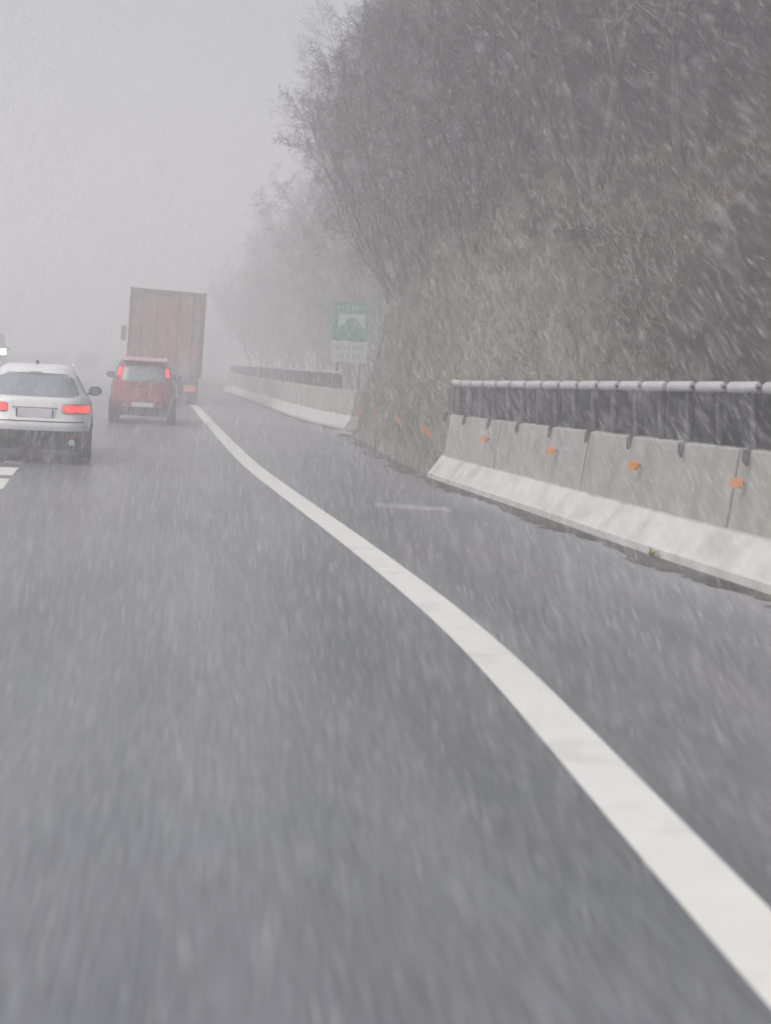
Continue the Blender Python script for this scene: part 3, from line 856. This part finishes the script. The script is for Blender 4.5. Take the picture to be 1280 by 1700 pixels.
# --- red hatchback
M_red = mat('red_paint', (.36, .055, .085), .3, var=.08, scale=2, dirt=(.25, .1, .11), dirt_scale=2.5)
rh = Hull([(.19, .68, .12, 3.5, 5), (.32, .73, .02, 3.7, 5), (.5, .755, -.02, 3.75, 5), (.62, .76, .0, 3.74, 5), (.8, .755, .04, 3.55, 4.6), (.90, .735, .07, 3.2, 4.6), (.97, .715, .09, 2.95, 4.6),
           (1.05, .69, .12, 2.75, 4.4), (1.2, .635, .18, 2.45, 4.4), (1.32, .59, .24, 2.2, 4.2), (1.40, .54, .30, 2.0, 4), (1.455, .47, .42, 1.8, 3.6), (1.48, .36, .6, 1.6, 3)])
t = thing('car', 'red hatchback with lit high tail lamps driving in the haze behind the lorry', 'car', (-1.17, 34.7, 0), R(1.5))
rh.solid([.38, .42, .5, .56, .62, .7, .8, .85, .9, .94, .97, 1.01, 1.05, 1.12, 1.2, 1.26, 1.32, 1.36, 1.40, 1.43, 1.455, 1.47, 1.48], 'body', M_red, t)
rh.solid([.19, .22, .27, .32, .378], 'lower_bumper', M_plastic, t)
rh.patch('rear', lambda z: -.50 + (z - .93) * .16, lambda z: .50 - (z - .93) * .16, .93, 1.27, .008, 'rear_window', M_glass, t, n=20, nz=8, rnd=.06)
for s in (-1, 1):
    rh.patch('rear', lambda z: s * (.535 - (z - .93) * .17), lambda z: s * (.635 - (z - .93) * .2), 1.05, 1.23, .012, 'tail_light', M_lamp, t, n=5, nz=8, rnd=.015)
    rh.patch('rear', .46 * s, .62 * s, .42, .47, .008, 'fog_reflector', mat('dull_red_lens', (.25, .03, .03), .4), t, n=4, nz=2)
M_spoil = mat('red_paint_painted_sheen', (.62, .38, .38), .2, var=.08)  # pale pink: light reflected off the shiny red roof edge, put into the colour
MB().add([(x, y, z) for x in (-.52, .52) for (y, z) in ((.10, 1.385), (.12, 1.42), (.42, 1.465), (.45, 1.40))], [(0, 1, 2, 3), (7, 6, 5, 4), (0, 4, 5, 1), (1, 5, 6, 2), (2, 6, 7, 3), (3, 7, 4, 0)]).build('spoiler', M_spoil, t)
rh.patch('rear', -.62, .62, .50, .515, .004, 'bumper_seam', M_seam, t, n=20, nz=1)
yp = rh.rear(0, .44)
MB().box(-.25, .25, yp - .03, yp, .39, .49, .004).build('number_plate', M_plate, t)
MB().tube([(0, rh.rear(0, .95) - .03, .94), (.06, rh.rear(0, .97) - .03, .96), (.28, rh.rear(.3, 1.0) - .025, .99)], .011, 6).build('wiper', M_plastic, t)
MB().box(-.1, .1, .03, .07, .80, .84, .008).build('tailgate_handle', M_plastic, t)
MB().cyl((-.4, .08, .2), (0, 1, 0), .03, .14, 12).build('exhaust_pipe', M_chrome, t)
car_common(t, rh, .76, (.62, 2.98), .29, .2, .675, M_red, .38, (.95, 1.28), (.95, 1.8, 2.65), [(.5, 1.05), (1.1, 1.72), (1.78, 2.5)])
rh.patch('front', lambda z: -.6 + (z - 1) * .35, lambda z: .6 - (z - 1) * .35, 1.0, 1.34, .006, 'windscreen', M_glass, t, n=14, nz=8, rnd=.05)
for s in (-1, 1): rh.patch('front', .42 * s, .66 * s, .6, .74, .01, 'headlight', M_chrome, t, n=6, nz=4)
for s in (-1, 1): mirror(t, .86, 2.35, 1.04, s, M_plastic, rh)

t.scale = (.985, 1, 1.045)
# --- lorry
M_tarp = mat('haze_paled_red_tarpaulin', (.32, .125, .12), .7, var=.15, scale=1.4, dirt=(.17, .085, .07), dirt_scale=.9)  # red lightened in the base colour to add to the haze
M_frame = mat('lorry_frame_grey', (.09, .05, .055), .6, var=.2)
M_chassis = mat('lorry_chassis', (.03, .03, .032), .7, var=.3)
M_cab = mat('cab_paint', (.25, .05, .05), .4)
M_ltail = mat('lorry_tail_lamp', (.6, .12, .08), .4, emit=(1, .16, .09), estr=.35)
M_amber = mat('lorry_amber_lens', (.6, .4, .2), .4)
t = thing('lorry', 'tall lorry with a haze-paled red box body ahead of the red hatchback', 'lorry', (-1.10, 51.6, 0), R(1.2))
t.rotation_euler = (0, R(1.6), R(2.6))
MB().box(-1.24, 1.24, .06, 13.3, 1.0, 3.79, .02).build('cargo_box', M_tarp, t)
for s in (-1, 1): MB().box(min(s * 1.27, s * 1.17), max(s * 1.27, s * 1.17), 0, .08, .95, 3.83, .004).build('corner_post', M_frame, t)
MB().box(-1.165, 1.165, -.002, 0.08, 3.66, 3.825).build('top_beam', M_frame, t)
MB().box(-1.165, 1.165, -.002, .08, .95, 1.07).build('sill_beam', M_frame, t)
for s in (-1, 1):
    d_ = MB().box(min(s * 1.15, s * .012), max(s * 1.15, s * .012), .02, .058, 1.08, 3.65, .008).build('rear_door', M_tarp, t)
    for x in (.35, .85):
        MB().cyl((s * x, -.005, 2.37), (0, 0, 1), .018, 2.5, 8).build('locking_bar', M_frame, d_)
    for z in (1.4, 2.1, 2.8, 3.5): MB().box(min(s * 1.16, s * .96), max(s * 1.16, s * .96), .008, .0185, z, z + .07).build('hinge', M_frame, d_)
    l_ = MB().box(min(s * 1.12, s * .72), max(s * 1.12, s * .72), .10, .2, .48, .72, .01).build('tail_light', M_ltail, t)
    MB().box(min(s * 1.1, s * .74), max(s * 1.1, s * .74), .09, .0995, .61, .71).build('amber_lens', M_amber, l_)
    MB().box(min(s * 1.2, s * .62), max(s * 1.2, s * .62), .55, .58, .2, .9).build('mud_flap', M_chassis, t)
    for y in (1.3, 2.6, 3.9, 10.6): wheel(t, s * 1.02, y, .48, .36)
    MB().box(min(s * .52, s * .42), max(s * .52, s * .42), .3, 12.5, .70, .98).build('chassis_rail', M_chassis, t)
    cm = MB().box(min(s * 1.33, s * 1.56), max(s * 1.33, s * 1.56), 15.0, 15.12, 2.2, 2.85, .03).build('wing_mirror', M_chassis, t)
    MB().tube([(s * 1.2, 15.1, 2.75), (s * 1.38, 15.06, 2.75)], .02, 6).build('mirror_arm', M_chassis, cm)
MB().box(-1.2, 1.2, .12, .2, .40, .47, .01).build('bumper_bar', M_frame, t)
MB().box(-.26, .26, .10, .13, .75, .86).build('number_plate', M_plate, t)
mb = MB(); prof = [(13.8, .6), (15.9, .55), (15.95, 1.5), (15.75, 2.3), (15.3, 3.2), (13.9, 3.4)]
k = len(prof)
mb.add([(-1.22, y, z) for y, z in prof] + [(1.22, y, z) for y, z in prof], [tuple(range(k)), tuple(range(2 * k - 1, k - 1, -1))] + [(i, (i + 1) % k, k + (i + 1) % k, k + i) for i in range(k)])
cab = mb.build('cab', M_cab, t)
for s in (-1, 1):
    MB().box(min(s * 1.215, s * 1.23), max(s * 1.215, s * 1.23), 14.4, 15.3, 1.9, 2.7).build('cab_window', M_glassd, cab)
for s in (-1, 1): wheel(t, s * 1.0, 15.0, .48, .32)

# --- oncoming van across the median
M_van = mat('slate_blue_paint', (.10, .10, .15), .35, var=.1)
M_head = mat('lit_headlamp', (.9, .9, .8), .2, emit=(1, .92, .58), estr=13)
vh = Hull([(.3, .92, .2, 5.2, 5), (.5, .98, .05, 5.35, 5), (.9, 1.0, 0, 5.4, 5), (1.3, .99, .02, 5.2, 5), (1.6, .97, .05, 4.8, 5), (2.0, .93, .08, 4.4, 5), (2.35, .88, .12, 4.1, 4.6), (2.45, .8, .2, 3.9, 4), (2.5, .6, .5, 3.6, 4)])
t = thing('van', 'slate coloured van with a glaring headlamp coming from the left edge', 'van', (-11.82, 88, 0), R(180 + 9))
vh.solid([.3, .4, .5, .7, .9, 1.1, 1.3, 1.45, 1.6, 1.8, 2.0, 2.2, 2.35, 2.45, 2.5], 'body', M_van, t)
for s in (-1, 1):
    h_ = vh.patch('front', (lambda z, s=s: s * (.50 + (z - 1.3) * .5)), .93 * s, 1.32, 1.66, .03, 'headlight', M_head, t, n=6, nz=4)
    for y in (.95, 4.4): wheel(t, s * .86, y, .34, .22)
    vh.patch('flank', 3.0, 4.0, 1.55, 2.1, .006, 'side_window', M_glassd, t, s, 8, 6, .05)
    mirror(t, 1.12, 4.1, 1.65, s, M_plastic, vh)
vh.patch('front', lambda z: -.8, lambda z: .8, 1.6, 2.2, .006, 'windscreen', M_glass, t, n=12, nz=8, rnd=.06)
vh.patch('front', -.5, .5, .75, 1.0, .01, 'grille', M_plastic, t, n=8, nz=3)

# ------------------------------------------------------------ median barrier and far shrubs
def mprof(y0, y1, parent):
    prof = [(-9.35, 0), (-9.35, .08), (-9.22, .3), (-9.13, .9), (-8.97, .9), (-8.88, .3), (-8.75, .08), (-8.75, 0)]
    ys = list(np.arange(y0, y1, 1.5)) + [y1 - .02]; v = []; f = []; k = len(prof)
    for y in ys: v += [side(E_, y, o, z) for o, z in prof]
    for i in range(len(ys) - 1):
        for j in range(k - 1): f.append((i * k + j, i * k + j + 1, (i + 1) * k + j + 1, (i + 1) * k + j))
    f.append(tuple(range(k))); f.append(tuple(range(len(ys) * k - k, len(ys) * k)))
    MB().add(v, f).build('wall_section', M_wall, parent)
mt = thing('concrete_barrier', 'low concrete barrier between the carriageways on the left, deep in haze', 'concrete barrier')
for a in range(-6, 170, 11): mprof(a, a + 11, mt)

M_leaf = mat('evergreen_leaves', (.05, .055, .045), .8, var=.5, scale=3)
def shrub(loc, h, w, label, seed, group):
    r = np.random.default_rng(seed)
    t = thing('shrub', label, 'shrub', loc, 0, group)
    mb = MB()
    for i in range(5):
        a = r.uniform(0, 6.28); mb.tube([(0, 0, -.05), (math.cos(a) * w * .2, math.sin(a) * w * .2, h * .4), (math.cos(a) * w * .38, math.sin(a) * w * .38, h * .8)], [.03, .02, .008], 5)
    mb.build('stem', M_bark, t)
    n = 1500; V = np.zeros((n, 4, 3)); 
    cs = r.normal(0, 1, (14, 3)); cs /= np.linalg.norm(cs, axis=1)[:, None]; cs *= r.uniform(.3, .8, (14, 1)); cs[:, 2] = np.abs(cs[:, 2])
    for i in range(n):
        c = cs[r.integers(0, 14)] + r.normal(0, .17, 3)
        c = c * np.array([w / 2, w / 2, h * .62]) + np.array([0, 0, h * .25]); c[2] = max(c[2], .05)
        a = r.normal(0, 1, 3); a /= np.linalg.norm(a); b = np.cross(a, r.normal(0, 1, 3)); b /= np.linalg.norm(b)
        s = r.uniform(.05, .11); V[i] = [c - a * s, c + b * s * .5, c + a * s, c - b * s * .5]
    np_mesh('foliage', V.reshape(-1, 3), np.arange(n * 4).reshape(-1, 4), M_leaf, t)
    return t
G3 = 'faint shrubs at the far bend of the road'
n0 = shrub((0, 0, 0), 2.0, 5.0, 'faint low shrub in the haze at the far bend on the left', 1, G3)
px = [(-16, 0), (-14.2, 1), (-12.6, 3), (-5.9, 0), (-4.4, 2), (-2.9, 4), (-1.4, 1)]
first = True
for i, (x, dy) in enumerate(px):
    t_ = n0 if first else copy_tree(n0); first = False
    yy = 133 + dy + (14 if x < -10 else 0)
    t_.location = (x if x > -10 else x * 1.1, yy, 0); t_.rotation_euler = (0, 0, i * 1.3); sc2 = .9 + .25 * ((i * 7) % 3) / 2
    t_.scale = (sc2, sc2, sc2 * .95)
t_ = shrub((-9.0, 131, 0), 2.9, 2.6, 'tallest faint shrub in the haze, left of the lorry', 4, G3)

# ------------------------------------------------------------ falling snow driven by the wind
M_snow = mat('sleet', (.9, .9, .91), .8, var=.02)
def snowfall(n):
    r = np.random.default_rng(42)
    d = 2.5 + (36 - 2.5) * r.random(n) ** (1 / 2.5)
    nr = r.random(n) < .07
    d = np.where(nr, 1.7 + 6.5 * r.random(n) ** .6, d)
    fwd = np.array([.12884, .98731, -.09287]); rt = np.array([.99086, -.1244, .05211]); up = np.array([-.0399, .09873, .99431])
    m = 1.6
    u = r.uniform(-.256 - m / d, .256 + m / d) * d
    w = r.uniform(-.34 - m / d, .34 + m / d) * d
    c = np.array([0, 0, 1.5]) + fwd * d[:, None] + rt * u[:, None] + up * w[:, None]
    keep = c[:, 2] > .08
    # none of it inside the hillside, the cars or the lorry
    keep &= ~((np.abs(c[:, 0] + 2.1) < .9) & (c[:, 1] > 21) & (c[:, 1] < 26) & (c[:, 2] < 1.45))
    bx = np.array([B_(y) for y in c[:, 1]])
    keep &= c[:, 0] < bx + .3 + c[:, 2] * .75
    # the overhanging slope shelters the air under it
    lee = np.interp(c[:, 1], [15, 23], [1.0, 0.0])
    lim = bx - .2 - np.maximum(0, c[:, 2] - 1.7) * .9
    keep &= (c[:, 0] < lim) | (r.random(n) > lee * .97)
    c = c[keep]; n = len(c)
    dirv = np.array([0.0, -.89, -.45])
    D = dirv + r.normal(0, .06, (n, 3)); D /= np.linalg.norm(D, axis=1)[:, None]
    L = (r.uniform(.06, .17, n) + .10 * (r.random(n) < .25))[:, None]
    rad = (r.uniform(.00045, .00105, n) + .0012 * (r.random(n) < .04))[:, None]
    rad = rad * np.clip((c @ fwd)[:, None] / 9, .6, 1)
    a = np.cross(D, np.array([1.0, 0, 0])); a /= np.linalg.norm(a, axis=1)[:, None]; b = np.cross(D, a)
    V = np.zeros((n, 5, 3))
    V[:, 0] = c - D * L / 2; V[:, 4] = c + D * L / 2
    for k in range(3):
        t = 2.094 * k; V[:, 1 + k] = c + (a * math.cos(t) + b * math.sin(t)) * rad
    fi = np.array([(0, 1, 2), (0, 2, 3), (0, 3, 1), (4, 2, 1), (4, 3, 2), (4, 1, 3)])
    F = (np.arange(n) * 5)[:, None, None] + fi[None]
    o = np_mesh('snowfall', V.reshape(-1, 3), F.reshape(-1, 3), M_snow)
    return tag(o, 'dense wind driven sleet and snow falling over the whole road', 'snowfall', kind='stuff')
snowfall(720000)

# ------------------------------------------------------------ haze
hm = bpy.data.materials.new('haze_air'); hm.use_nodes = True
hn, hl = hm.node_tree.nodes, hm.node_tree.links
hn.clear()
pv = hn.new('ShaderNodeVolumePrincipled'); ho = hn.new('ShaderNodeOutputMaterial')
pv.inputs['Color'].default_value = (.985, .985, .995, 1)
pv.inputs['Density'].default_value = .0182
pv.inputs['Anisotropy'].default_value = .0
hl.new(pv.outputs[0], ho.inputs['Volume'])
hz = MB().box(-420, 420, -80, 560, -1.1, 21).build('haze', hm)
tag(hz, 'pale snowy haze filling the air', 'haze', kind='stuff')
